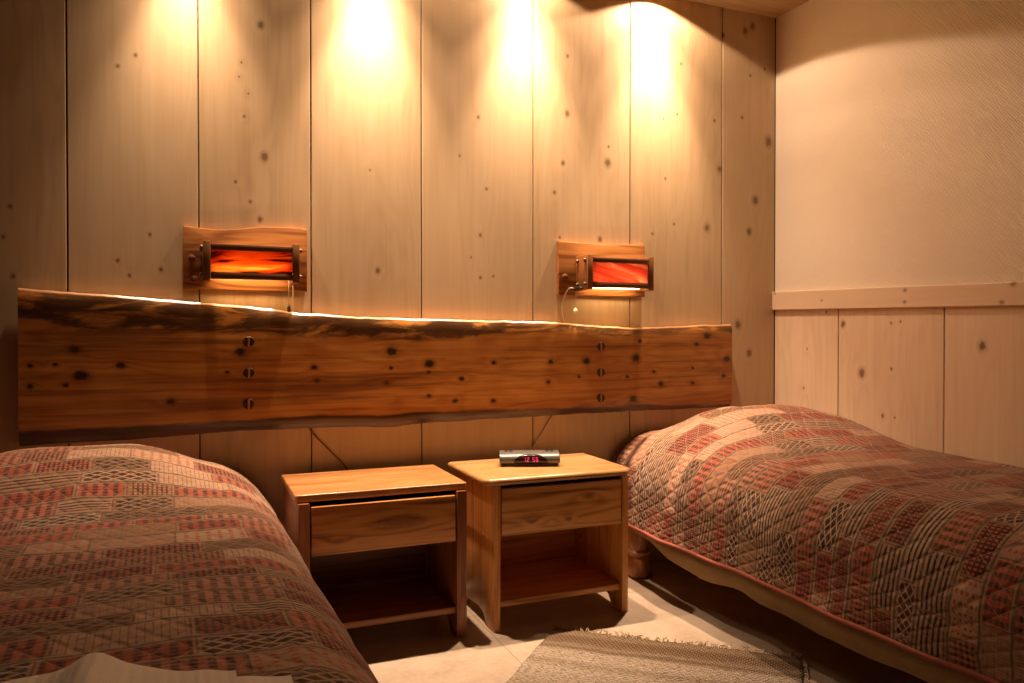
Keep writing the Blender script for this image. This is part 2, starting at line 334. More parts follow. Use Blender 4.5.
def spread_mat():
    g = NT('patchwork_bedspread_cloth')
    uv0 = g.n('ShaderNodeUVMap', uv_map='cloth').outputs[0]
    wv = g.noise(g.vmath('MULTIPLY', uv0, (4, 4, 1)), 1, 2)
    s0 = g.sep(uv0)
    u = s0[0]
    v = g.math('ADD', s0[1], g.math('MULTIPLY', g.math('SUBTRACT', wv, .5), .03))
    rw = g.math('DIVIDE', v, .075)
    ro = g.n('ShaderNodeTexVoronoi', voronoi_dimensions='1D'); g.put(ro.inputs['W'], rw); ro.inputs['Scale'].default_value = 1; ro.inputs['Randomness'].default_value = 1.
    re = g.n('ShaderNodeTexVoronoi', voronoi_dimensions='1D', feature='DISTANCE_TO_EDGE'); g.put(re.inputs['W'], rw); re.inputs['Scale'].default_value = 1; re.inputs['Randomness'].default_value = 1.
    rsc = g.n('ShaderNodeSeparateColor'); g.l(ro.outputs['Color'], rsc.inputs[0])
    row = g.math('MULTIPLY', rsc.outputs[0], 37.)
    w = g.math('ADD', g.math('DIVIDE', u, .17), g.math('MULTIPLY', row, 7.313))
    vo = g.n('ShaderNodeTexVoronoi', voronoi_dimensions='1D'); g.put(vo.inputs['W'], w); vo.inputs['Scale'].default_value = 1
    ve = g.n('ShaderNodeTexVoronoi', voronoi_dimensions='1D', feature='DISTANCE_TO_EDGE'); g.put(ve.inputs['W'], w); ve.inputs['Scale'].default_value = 1
    sc = g.n('ShaderNodeSeparateColor'); g.l(vo.outputs['Color'], sc.inputs[0])
    a, b, c = sc.outputs
    su = g.math('SINE', g.math('MULTIPLY', u, 2*PI/.024))
    su2 = g.math('SINE', g.math('MULTIPLY', u, 2*PI/.0115))
    sv = g.math('SINE', g.math('MULTIPLY', v, 2*PI/.0135))
    sd1 = g.math('SINE', g.math('MULTIPLY', g.math('ADD', g.math('MULTIPLY', u, .55), v), 2*PI/.022))
    sd2 = g.math('SINE', g.math('MULTIPLY', g.math('SUBTRACT', g.math('MULTIPLY', u, .55), v), 2*PI/.022))
    red = g.ramp(b, [(0, (0.353,0.087,0.052)), (.3, (0.386,0.129,0.081)), (.55, (0.294,0.061,0.033)), (.8, (0.378,0.163,0.107))], 'CONSTANT')
    tan = g.ramp(b, [(0, (0.336,0.205,0.130)), (.3, (0.244,0.133,0.074)), (.55, (0.386,0.247,0.163)), (.8, (0.302,0.171,0.104))], 'CONSTANT')
    dark = g.ramp(a, [(0, (0.055,0.019,0.011)), (.4, (0.080,0.042,0.018)), (.7, (0.038,0.021,0.013))], 'CONSTANT')
    def M(fac, x, y): return g.mix(fac, x, y)
    half = M(.5, red, dark)
    ladder = M(g.math('MULTIPLY', g.smooth(su, -.6, .5), g.smooth(sv, -1., -.2, .6, 1.)), M(g.smooth(sv, -.3, .5), dark, half), red)
    bamboo = M(g.smooth(sv, -.5, .2), dark, tan)
    hatch = M(g.math('MAXIMUM', g.smooth(sd1, .55, .95), g.smooth(sd2, .55, .95)), dark, tan)
    tick = M(g.math('MULTIPLY', g.smooth(su, .0, .7), g.smooth(sv, -.6, .3)), tan, red)
    weave = M(g.math('MULTIPLY', g.smooth(su2, -.6, .2), g.smooth(sv, -.8, -.1)), dark, red)
    plain = M(g.smooth(su2, .55, .9, 0., .6), tan, half)
    col = ladder
    for lo, x in ((.34, plain), (.50, hatch), (.64, tick), (.76, weave), (.88, bamboo)):
        col = M(g.math('GREATER_THAN', c, lo), col, x)
    ed = ve.outputs['Distance']; rd = re.outputs['Distance']
    col = M(g.smooth(ed, .02, .05, .7, 0.), col, tan)
    col = M(g.smooth(ed, .0, .022, .8, 0.), col, (.10,.035,.02,1))
    col = M(g.smooth(rd, .08, .14, .7, 0.), col, tan)
    col = M(g.smooth(rd, .03, .06, .8, 0.), col, (.065,.05,.024,1))
    thr = g.noise(g.vmath('MULTIPLY', uv0, (14, 230, 1)), 1, 3, .7)
    col = g.mix(g.smooth(thr, .50, .66, 0., .6), col, (.075,.055,.025,1))
    col = g.mix(g.smooth(thr, .30, .42, .35, 0.), col, (.34,.22,.135,1))
    # quilting stitches
    q = .056
    d1 = g.math('ABSOLUTE', g.math('SUBTRACT', g.math('FRACT', g.math('DIVIDE', g.math('ADD', u, g.math('MULTIPLY', s0[1], .75)), q)), .5))
    d2 = g.math('ABSOLUTE', g.math('SUBTRACT', g.math('FRACT', g.math('DIVIDE', g.math('SUBTRACT', u, g.math('MULTIPLY', s0[1], .75)), q)), .5))
    dq = g.math('MINIMUM', d1, d2)
    col = g.mix(g.smooth(dq, .010, .034, .45, 0.), col, (.35,.25,.16,1))
    fn = g.noise(g.vmath('MULTIPLY', uv0, (420, 420, 1)), 1, 2)
    col = g.mix(.35, col, g.mix(fn, (.25,.25,.25,1), (.85,.85,.85,1)), 'OVERLAY')
    hgt = g.math('ADD', g.smooth(dq, 0., .28), g.math('MULTIPLY', fn, .12))
    g.bsdf(col, .92, g.bump(hgt, .55, .006), spec=.12, sheen=.15)
    return g.m
m_spread = spread_mat()
m_hem = flat('rose_hem_cloth', (.30,.10,.07), .9, spec=.1, nscale=90, namt=.25, nb=.2)
m_lining = flat('tan_lining_cloth', (.29,.195,.095), .95, spec=.1, nscale=25, namt=.15, nb=.2)
m_mattress = flat('mattress_ticking', (.62,.56,.46), .9, spec=.1, nscale=40, namt=.08)

def towel_mat():
    g = NT('cream_terry_cloth')
    P = g.n('ShaderNodeTexCoord').outputs['Object']
    n = g.noise(P, 420, 2); n2 = g.noise(P, 14, 3)
    w = g.math('SINE', g.math('MULTIPLY', g.sep(P)[0], 2*PI/.013))
    col = g.mix(n2, (.78,.68,.54,1), (.86,.78,.65,1))
    g.bsdf(col, .95, g.bump(g.math('ADD', n, g.math('MULTIPLY', w, .25)), .5, .004), spec=.1, sheen=.4)
    return g.m
m_towel = towel_mat()

def rug_mat():
    g = NT('woven_rag_cloth')
    uv = g.sep(g.n('ShaderNodeUVMap', uv_map='weave').outputs[0]); u, v = uv[0], uv[1]
    jit = g.noise(g.comb(g.math('MULTIPLY', u, 7.), g.math('MULTIPLY', v, 55.), 0.), 1, 3, .6)
    vv = g.math('ADD', v, g.math('MULTIPLY', g.math('SUBTRACT', jit, .5), .03))
    col = g.ramp(g.math('DIVIDE', vv, 1.4), [(0, (0.181,0.115,0.063)), (.022, (0.229,0.165,0.101)), (.040, (0.121,0.071,0.035)), (.070, (0.163,0.101,0.053)), (.085, (0.277,0.219,0.157)), (.10, (0.144,0.088,0.045)), (.118, (0.447,0.372,0.282)), (.16, (0.486,0.411,0.323)), (.18, (0.337,0.268,0.192)), (.21, (0.503,0.430,0.342)), (.30, (0.393,0.325,0.242)), (.36, (0.514,0.439,0.353)), (.8, (0.467,0.392,0.303)), (.97, (0.233,0.143,0.081))])
    rows = g.math('SINE', g.math('MULTIPLY', g.math('ADD', v, g.math('MULTIPLY', g.math('SUBTRACT', jit, .5), .006)), 2*PI/.010))
    warp = g.math('SINE', g.math('ADD', g.math('MULTIPLY', u, 2*PI/.014), g.math('MULTIPLY', g.math('FLOOR', g.math('DIVIDE', v, .010)), PI)))
    sp = g.noise(g.comb(g.math('MULTIPLY', u, 60.), g.math('MULTIPLY', v, 190.), 0.), 1, 3, .7)
    col = g.mix(g.smooth(sp, .42, .66, 0., .8), col, (.09,.06,.035,1))
    col = g.mix(g.smooth(warp, .45, .95, 0., .3), col, (.50,.42,.32,1))
    h = g.math('ADD', g.math('ADD', g.math('MULTIPLY', rows, .5), g.math('MULTIPLY', warp, .4)), g.math('MULTIPLY', sp, .8))
    g.bsdf(col, .95, g.bump(h, .8, .006), spec=.1)
    return g.m
m_rug = rug_mat()
m_fringe = flat('rug_yarn', (.34,.25,.16), .9, spec=.1, nscale=40, namt=.35)

def glass_mat(name, stops, seed, tilt):
    g = NT(name)
    P = g.n('ShaderNodeTexCoord').outputs['Object']
    s = g.sep(P)
    q = g.comb(g.math('MULTIPLY', s[0], 4.), seed, g.math('ADD', g.math('MULTIPLY', s[2], 42.), g.math('MULTIPLY', s[0], tilt)))
    n = g.noise(q, 1, 4, .55, .7)
    col = g.ramp(n, stops)
    tr = g.n('ShaderNodeBsdfTranslucent'); g.l(col, tr.inputs[0])
    gl = g.n('ShaderNodeBsdfGlossy'); gl.inputs['Roughness'].default_value = .12; gl.inputs['Color'].default_value = (1, 1, 1, 1)
    mx = g.n('ShaderNodeMixShader'); mx.inputs[0].default_value = .04
    g.l(tr.outputs[0], mx.inputs[1]); g.l(gl.outputs[0], mx.inputs[2]); g.l(mx.outputs[0], g.out.inputs[0])
    return g.m
m_glass_a = glass_mat('amber_streaked_glass', [(.25, (.02,.008,.006)), (.40, (.10,.02,.01)), (.46, (0.56,0.12,0.04)), (.55, (0.64,0.22,0.05)), (.66, (0.78,0.56,0.23))], 3.3, -3.)
m_glass_b = glass_mat('coral_streaked_glass', [(.25, (.45,.06,.05)), (.42, (0.62,0.16,0.12)), (.52, (0.70,0.25,0.17)), (.62, (0.78,0.51,0.41)), (.78, (.55,.10,.08))], 9.7, 11.)

def emit(name, col, st):
    g = NT(name); e = g.n('ShaderNodeEmission'); e.inputs[0].default_value = (*col, 1); e.inputs[1].default_value = st
    g.l(e.outputs[0], g.out.inputs[0]); return g.m
m_bulb = emit('glowing_bulb', (1, .62, .28), 20)
m_digit = emit('red_digit_glow', (1, .05, .12), 1.6)
m_silver = flat('silver_plastic', (.12,.118,.11), .34, metal=.4, nscale=150, namt=.05)
m_black = flat('black_plastic', (.012,.011,.010), .35, nscale=50, namt=.2)
m_display = flat('smoked_display', (.015,.006,.006), .08, nscale=10, namt=.1)
m_cord_pale = flat('pale_cord', (.62,.46,.30), .5, nscale=90, namt=.1)
m_cord_dark = flat('brown_cord', (.16,.08,.03), .5, nscale=90, namt=.1)
m_white = flat('white_plastic', (.75,.68,.56), .35, nscale=60, namt=.05)

# ------------------------------------------------------------------ the room
def struct(name, bm, mats, **k):
    return tag(obj(name, bm, mats, **k), kind='structure')

bm = bmesh.new(); box(bm, XL-.1, XR+.1, YF-.1, YW+.1, -.08, 0, 0); struct('floor', bm, m_floor)
bm = bmesh.new(); box(bm, XL-.1, XR+.1, YF-.1, YW+.1, ZC, ZC+.08, 0); struct('ceiling', bm, m_far)

def plank_wall(name, seams, horiz, plane, z0, z1, mats, back, gap=.0022, extra=None):
    """planks between seams; each plank keeps its own id for the grain"""
    bm = bmesh.new()
    ids = []
    for a, b in zip(seams, seams[1:]):
        n0 = len(bm.faces)
        if plane == 'XZ': box(bm, a+gap, b-gap, horiz, horiz+.022, z0, z1, .0022, 0)
        else: box(bm, horiz, horiz+.022, a+gap, b-gap, z0, z1, .0022, 0)
        ids.append(len(bm.faces) - n0)
    a, b = seams[0], seams[-1]
    if plane == 'XZ': box(bm, a, b, horiz+.010, horiz+.08, z0, z1, 0, 1)
    else: box(bm, horiz+.010, horiz+.08, a, b, z0, z1, 0, 1)
    if extra: extra(bm)
    o = struct(name, bm, mats)
    at = o.data.attributes.new('plank', 'FLOAT', 'FACE')
    vals = []
    for i, n in enumerate(ids): vals += [float(i) + 1.37] * n
    vals += [0.0] * (len(o.data.polygons) - len(vals))
    at.data.foreach_set('value', vals)
    return o
plank_wall('wall_back', [XL, -.762, -.366, .029, .405, .819, 1.287, 1.743, 2.226, XR], YW, 'XZ', 0, ZC, [m_wall, m_dark_gap], True)
def upper(bm): box(bm, XR+.002, XR+.08, YF, YW, 1.12, ZC, 0, 2)
plank_wall('wall_right', [YF, -.55, -.07, .42, .92, 1.43, 1.974, 2.470, YW], XR, 'YZ', 0, 1.13, [m_wainscot, m_dark_gap, m_paper], True, extra=upper)
bm = bmesh.new(); box(bm, XL-.08, XL, YF, YW, 0, ZC, 0); struct('wall_left', bm, m_far)
bm = bmesh.new(); box(bm, XL-.08, XR+.08, YF-.08, YF, 0, ZC, 0); struct('wall_front', bm, m_far)
# rail capping the wainscot: it falls slightly towards the viewer
bm = bmesh.new()
dz = -.0205
pts = [(YW, 1.1075), (YW, 1.193), (YF, 1.193 + dz*(YW-YF)), (YF, 1.1075 + dz*.72*(YW-YF))]
prism(bm, pts, 'X', XR-.016, XR+.004, .003)
struct('trim_1', bm, m_rail)
# soffit boxed in over the beds
bm = bmesh.new()
box(bm, XL, XR, 2.655, YW, 2.47, 2.49, .002); box(bm, XL, XR, 2.645, 2.662, 2.468, ZC, .003)
struct('trim_2', bm, m_soffit)

# ------------------------------------------------------------------ headboard
def headboard():
    root = thing('headboard', 'long live-edge orange-brown pine slab headboard spanning the plank wall behind both beds', 'headboard', (.87, 2.80, .86))
    ox, oy, oz = root.location
    bm = bmesh.new(); uvl = bm.loops.layers.uv.new('edge')
    NX, NZ = 230, 16
    prof = [0, .01, .025, .05, .10, .18, .28, .38, .5, .62, .72, .82, .90, .94, .96, .972, .980, .987, .994, 1.]
    cols = []
    for i in range(NX+1):
        x = -.495 + 2.736 * i / NX
        zt = lerp(HT, x) + .0035*mnoise.noise(Vector((x*9, 1.3, 0))) + .002*mnoise.noise(Vector((x*31, 4.3, 0)))
        zb = lerp(HB, x) + .003*mnoise.noise(Vector((x*8, 7.3, 0))) + .0015*mnoise.noise(Vector((x*29, 2.3, 0)))
        H = zt - zb
        row = []
        for t in prof:
            z = zb + H*t
            dt, db = zt - z, z - zb
            wane = .006*max(0, 1-dt/.007) + .010*(1 - sstep(0, .03, dt))*(.7+.6*mnoise.noise(Vector((x*5, 0, 9)))) + .014*(1 - sstep(0, .025, db))
            y = wane + .0012*mnoise.noise(Vector((x*12, z*14, 0)))
            row.append((bm.verts.new((x-ox, y, z-oz)), dt, db))
        row.append((bm.verts.new((x-ox, .046, zt-oz-.002)), 0., H))
        row.append((bm.verts.new((x-ox, .046, zb-oz+.002)), H, 0.))
        cols.append(row)
    info = {}
    for r in cols:
        for v, a, b in r: info[v] = (a, b)
    n = len(cols[0])
    for A, B in zip(cols, cols[1:]):
        for k in range(n):
            bm.faces.new((A[k][0], B[k][0], B[(k+1) % n][0], A[(k+1) % n][0]))
    bm.faces.new([q[0] for q in cols[0]]); bm.faces.new([q[0] for q in cols[-1]][::-1])
    for f in bm.faces:
        for l in f.loops: l[uvl].uv = info[l.vert]
    o = obj('slab', bm, m_head_local, root, smooth=True, angle=50)
    for px, pz in PEG:
        M = Matrix.Translation((px-ox, .004, pz-oz)) @ Matrix.Rotation(PI/2, 4, 'X')
        bm = bmesh.new(); lathe(bm, [(.0, -.02), (.0185, -.02), (.0185, .0055), (.0165, .0075), (.0, .0075)], 24, 0, M)
        p = obj('round_peg', bm, m_peg, root, smooth=True, angle=40); p['label'] = 'dark round peg end'
        bm = bmesh.new(); box(bm, px-ox-.0035, px-ox+.0035, -.0050, .01, pz-oz-.017, pz-oz+.017, .0006)
        w = obj('wedge', bm, m_wedge, p); w['label'] = 'pale wedge splitting the peg'
    return root
# the slab's knots sit in its own object space
m_head_local = wood('honey_pine_slab_board', [(.13,.040,.007),(.38,.145,.024),(.52,.235,.052)], 'X', .33, .5, coat=.25, knots=[(a-.87, b-.86, r) for a, b, r in HK], plane='XZ', knot_r=.0092, knot_col=(.016,.006,.003), contrast=2.2, ring=.4, bump=.10,
    extra=headboard_extra, fine=150, broad=10)
bpy.data.materials.remove(m_head)
headboard()

# ------------------------------------------------------------------ nightstands
def wavy(a, b, n, amp, seed, fr=9.):
    """points from a to b with a live-edge wobble square to the run"""
    a, b = Vector(a), Vector(b); d = (b-a); nrm = Vector((-d.y, d.x)).normalized()
    out = []
    for i in range(n+1):
        t = i/n; w = math.sin(PI*t)**.4 if 0 < t < 1 else 0
        out.append(tuple(a + d*t + nrm*amp*w*(mnoise.noise(Vector((t*d.length*fr, seed, 0)))+.4*mnoise.noise(Vector((t*d.length*fr*3, seed+5, 0))))))
    return out

def nightstand(x0, x1, y0, y1, zt, label, mats, top_pts, amp, seed, tx0, tx1):
    mx, mz, mt, md, tb, th = mats
    cx, cy = (x0+x1)/2, (y0+y1)/2
    W, D = (x1-x0)/2, (y1-y0)/2
    r = thing('nightstand', label, 'nightstand', (cx, cy, 0), 0, 'pine nightstands between the beds')
    zs = zt - .025
    for sgn in (-1, 1):
        bm = bmesh.new()
        out = wavy((-D, 0), (-D-.004, zs), 14, amp, seed+sgn)[0:]
        out += [(D, zs), (D, 0), (D-.07, 0), (D-.10, .035), (-D+.15, .045), (-D+.10, .035), (-D+.075, 0)]
        a0, a1 = (-W, -W+th) if sgn < 0 else (W-th, W)
        prism(bm, out, 'X', a0, a1, .003)
        obj('side_panel', bm, mz, r, smooth=True, angle=35)
    bm = bmesh.new(); prism(bm, [(px-cx, py-cy) for px, py in top_pts], 'Z', zs+.001, zt, tb, seg=3)
    obj('tabletop', bm, mt, r, smooth=True, angle=35)
    bm = bmesh.new(); box(bm, -W+th+.001, W-th-.001, -D+.012, D-.01, .078, .100, .003)
    obj('shelf', bm, mx, r, smooth=True, angle=35)
    bm = bmesh.new(); box(bm, -W+th+.001, W-th-.001, D-.022, D-.008, .101, zs-.002, .001)
    obj('back_panel', bm, mx, r)
    bm = bmesh.new()
    box(bm, -W+th+.005, W-th-.005, -D-.002, -D+.018, .320, zs-.012, .0025)
    dr = obj('drawer', bm, md, r, smooth=True, angle=35)
    bm = bmesh.new()
    box(bm, -W+th+.012, W-th-.012, -D+.0185, D-.03, .325, .333, .001)
    for s in (-1, 1): box(bm, s*(W-th-.016)-.006, s*(W-th-.016)+.006, -D+.0185, D-.03, .3335, .43, .001)
    box(bm, -W+th+.024, W-th-.024, D-.042, D-.03, .3335, .43, .001)
    obj('drawer_box', bm, mx, dr)
    return r
# left: live front edge, flush sides;  right: clipped front corners, overhanging on the left
tpL = [(.290, 2.775), (.290, 2.406)] + wavy((.296, 2.398), (.836, 2.398), 26, .006, 3.1) + [(.842, 2.404), (.842, 2.775)]
nightstand(.298, .836, 2.384, 2.77, .507, 'reddish pine nightstand with bare top beside the left bed', (m_red, m_red_z, m_red_top, m_drawer_red, .005, .034), tpL, .007, 2.2, .29, .842)
tpR = [(.893, 2.765), (.893, 2.398), (.922, 2.366), (1.434, 2.366), (1.467, 2.398), (1.474, 2.765)]
nightstand(.928, 1.447, 2.378, 2.765, .515, 'orange pine nightstand with alarm clock on top beside the right bed', (m_stand, m_side_orange, m_stand_top, m_drawer_orange, .011, .025), tpR, .005, 8.4, .893, 1.452)

# ------------------------------------------------------------------ beds
def spread_mesh(x_drop, x_wall, sgn, both):
    """bedspread over mattress and pillow: grid of arc lengths u (across) and v (from the head)"""
    HEM = .232
    TOP, HUMP = (.578, .112) if sgn > 0 else (.550, .110)
    x_drop0 = x_drop
    def top(s, t):
        # s metres in from the drop side, t metres from the wall
        pil = sstep(.0, .48, s) * (1 - .25*sstep(.72, .92, s))
        hump = sstep(.03, .24, t)*(1 - sstep(.34, .80, t)) * pil
        crown = .014*math.sin(PI*min(max(s, 0), .9)/.9)
        return TOP - .01 + crown + HUMP*hump - .012*sstep(.5, 1.2, t)
    # across
    ar = .19
    drop_h = .20
    us = []
    L1 = drop_h; L2 = .30; L3 = .90 - ar
    n1, n2, n3 = 16, 18, 60
    for i in range(n1): us.append((i/n1*L1, 0., -i))
    cross = []
    for i in range(n1):      # vertical drop: fraction of the fall
        q = i/n1
        cross.append((q*L1, -.012*(1-q)**1.5 , ('v', q)))
    for i in range(n2):
        q = i/n2; a = q*PI/2
        cross.append((L1+q*L2, ar*(1-math.cos(a)), ('r', math.sin(a))))
    for i in range(n3+1):
        q = i/n3
        cross.append((L1+L2+q*L3, ar+q*L3, ('t', 1)))
    if both:
        last = cross[-1]
        for i in range(1, n2+1):
            q = i/n2; a = q*PI/2
            cross.append((L1+L2+L3+q*L2, .90+.0+.10*math.sin(a), ('r', math.cos(a))))
        for i in range(1, n1+1):
            q = i/n1
            cross.append((L1+2*L2+L3+q*L1, 1.0+.012*q**1.5, ('v', 1-q)))
    vs = []
    nh = 6
    for i in range(nh): vs.append((i*.012, .02+.018*(1-math.cos(i/nh*PI/2)), math.sin(i/nh*PI/2)*.5+.5))
    nv = 110; LV = 1.93
    for i in range(nv+1): vs.append((nh*.012+i/nv*LV, .038+i/nv*LV, 1.))
    for i in range(1, 9): vs.append((nh*.012+LV+i*.02, .038+LV+.09*math.sin(i/8*PI/2), math.cos(i/8*PI/2)))
    for i in range(1, 7): vs.append((nh*.012+LV+.16+i*.035, .038+LV+.092, ('fd', i/6)))
    R = .20                 # height of the rounded shoulder
    bm = bmesh.new(); uvl = bm.loops.layers.uv.new('cloth')
    grid = []
    hemrow = []
    for (v, t, fz) in vs:
        row = []
        for (u, s, (k, q)) in cross:
            zt = top(s if s <= .9 else .9, t)
            zsh = zt - R                      # shoulder level
            if k == 'v': z = HEM + (zsh-HEM)*q
            elif k == 'r': z = zsh + R*q
            else: z = zt
            if isinstance(fz, tuple): z = min(z, (zt-R)*(1-fz[1]) + HEM*fz[1])
            elif fz < 1: z = min(z, zt - R*(1-fz)) if t > .5 else min(z, zt - .16*(1-fz))
            nz = mnoise.noise(Vector((u*5.5+sgn, v*4.2, 1.7)))*.006 + mnoise.noise(Vector((u*15, v*12, sgn*3.)))*.003
            if k == 't': z += nz
            ds = nz*1.2 if k != 't' else 0
            # soft swags along the hanging side
            if k == 'v': ds += (.010*math.sin(v*7.5+1.)*(1-q) + .004*math.sin(v*23.)*(1-q)) * (1. if sgn > 0 else .4)
            x = x_drop + sgn*(s+ds) + (.036*(t-.35) if sgn < 0 else 0)
            row.append((bm.verts.new((x, YW-t, z)), u, v))
        grid.append(row)
    for A, B in zip(grid, grid[1:]):
        for k in range(len(A)-1):
            f = bm.faces.new((A[k][0], A[k+1][0], B[k+1][0], B[k][0]))
            for l, q in zip(f.loops, (A[k], A[k+1], B[k+1], B[k])): l[uvl].uv = (q[1], q[2])
    hem = [r[0][0].co.copy() for r in grid[2:-6]]
    return bm, hem

def bed(x_drop, x_far, sgn, both, lab_bed, lab_sp):
    cx = (x_drop+x_far)/2; cy = 1.85
    sp = thing('bedspread', lab_sp, 'bedspread', (cx, cy, .23), 0, 'patchwork bedspreads on the twin beds')
    bm, hem = spread_mesh(x_drop, x_far, sgn, both)
    off = Vector((cx, cy, .23))
    bmesh.ops.translate(bm, vec=-off, verts=bm.verts[:])
    co = obj('quilted_cover', bm, m_spread, sp, smooth=True)
    so = co.modifiers.new('thick', 'SOLIDIFY'); so.thickness = .008; so.offset = -1 if sgn > 0 else 1
    bm = bmesh.new(); tube(bm, [h-off+Vector((-sgn*.001, 0, -.002)) for h in hem[::2]], .007, 8)
    p = obj('hem', bm, m_hem, sp, smooth=True); p['label'] = 'rose-red hem binding'
    # tan lining hanging just below the hem
    bm = bmesh.new()
    A = []
    n = len(hem)
    for i, h in enumerate(hem):
        q = i/(n-1)
        dep = .078*sstep(.03, .30, q)*(1-.25*sstep(.72, .85, q)) + .004*math.sin(i*.21) + .003*math.sin(i*.47+1)
        dep = max(dep, .004)
        a = h - off + Vector((sgn*.006, 0, .004)); b = a + Vector((sgn*(.012+.006*math.sin(i*.3)), 0, -dep-.004))
        m = (a+b)/2 + Vector((-sgn*.004, 0, 0))
        A.append([bm.verts.new(c) for c in (a, m, b)])
    for P, Q in zip(A, A[1:]):
        for k in range(2): bm.faces.new((P[k], P[k+1], Q[k+1], Q[k]))
    li = obj('lining', bm, m_lining, sp, smooth=True); li['label'] = 'tan lining showing under the hem'
    so = li.modifiers.new('thick', 'SOLIDIFY'); so.thickness = .003
    # bed proper
    b = thing('bed', lab_bed, 'bed', (cx, cy, 0), 0, 'twin beds')
    w = abs(x_far-x_drop)/2
    bm = bmesh.new(); box(bm, -w+.05, w-.05, -.92, .92, .31, .46, .05, seg=4)
    obj('mattress', bm, m_mattress, b, smooth=True)
    bm = bmesh.new(); box(bm, -w+.055, w-.055, -.91, .93, .235, .305, .006)
    obj('bed_base', bm, m_bedwood, b)
    prof = [(0, 0), (.034, 0), (.044, .012), (.050, .04), (.046, .075), (.036, .088), (.046, .096), (.048, .108), (.038, .116), (.042, .13), (.046, .16), (.044, .235), (0, .235)]
    lg = None
    for sx in (-1, 1):
        for sy in (-1, 1):
            if lg is None:
                bm = bmesh.new(); lathe(bm, prof, 24); lg = obj('leg', bm, m_bedwood, b, smooth=True, angle=50); k = lg
            else:
                k = lg.copy(); C.objects.link(k)
            k.location = (sx*(w-.066), sy*.855, 0)
            k.parent = b
    return sp
bed(.262, -.638, -1, True, 'twin bed with pillow-raised head under the bedspread, left of the nightstands',
    'red and tan patchwork quilted bedspread on the left bed under the cream towels')
bed(1.628, 2.515, 1, False, 'twin bed with turned wooden legs against the pale wainscot wall on the right',
    'red and tan patchwork quilted bedspread with tan lining on the right bed by the wainscot')

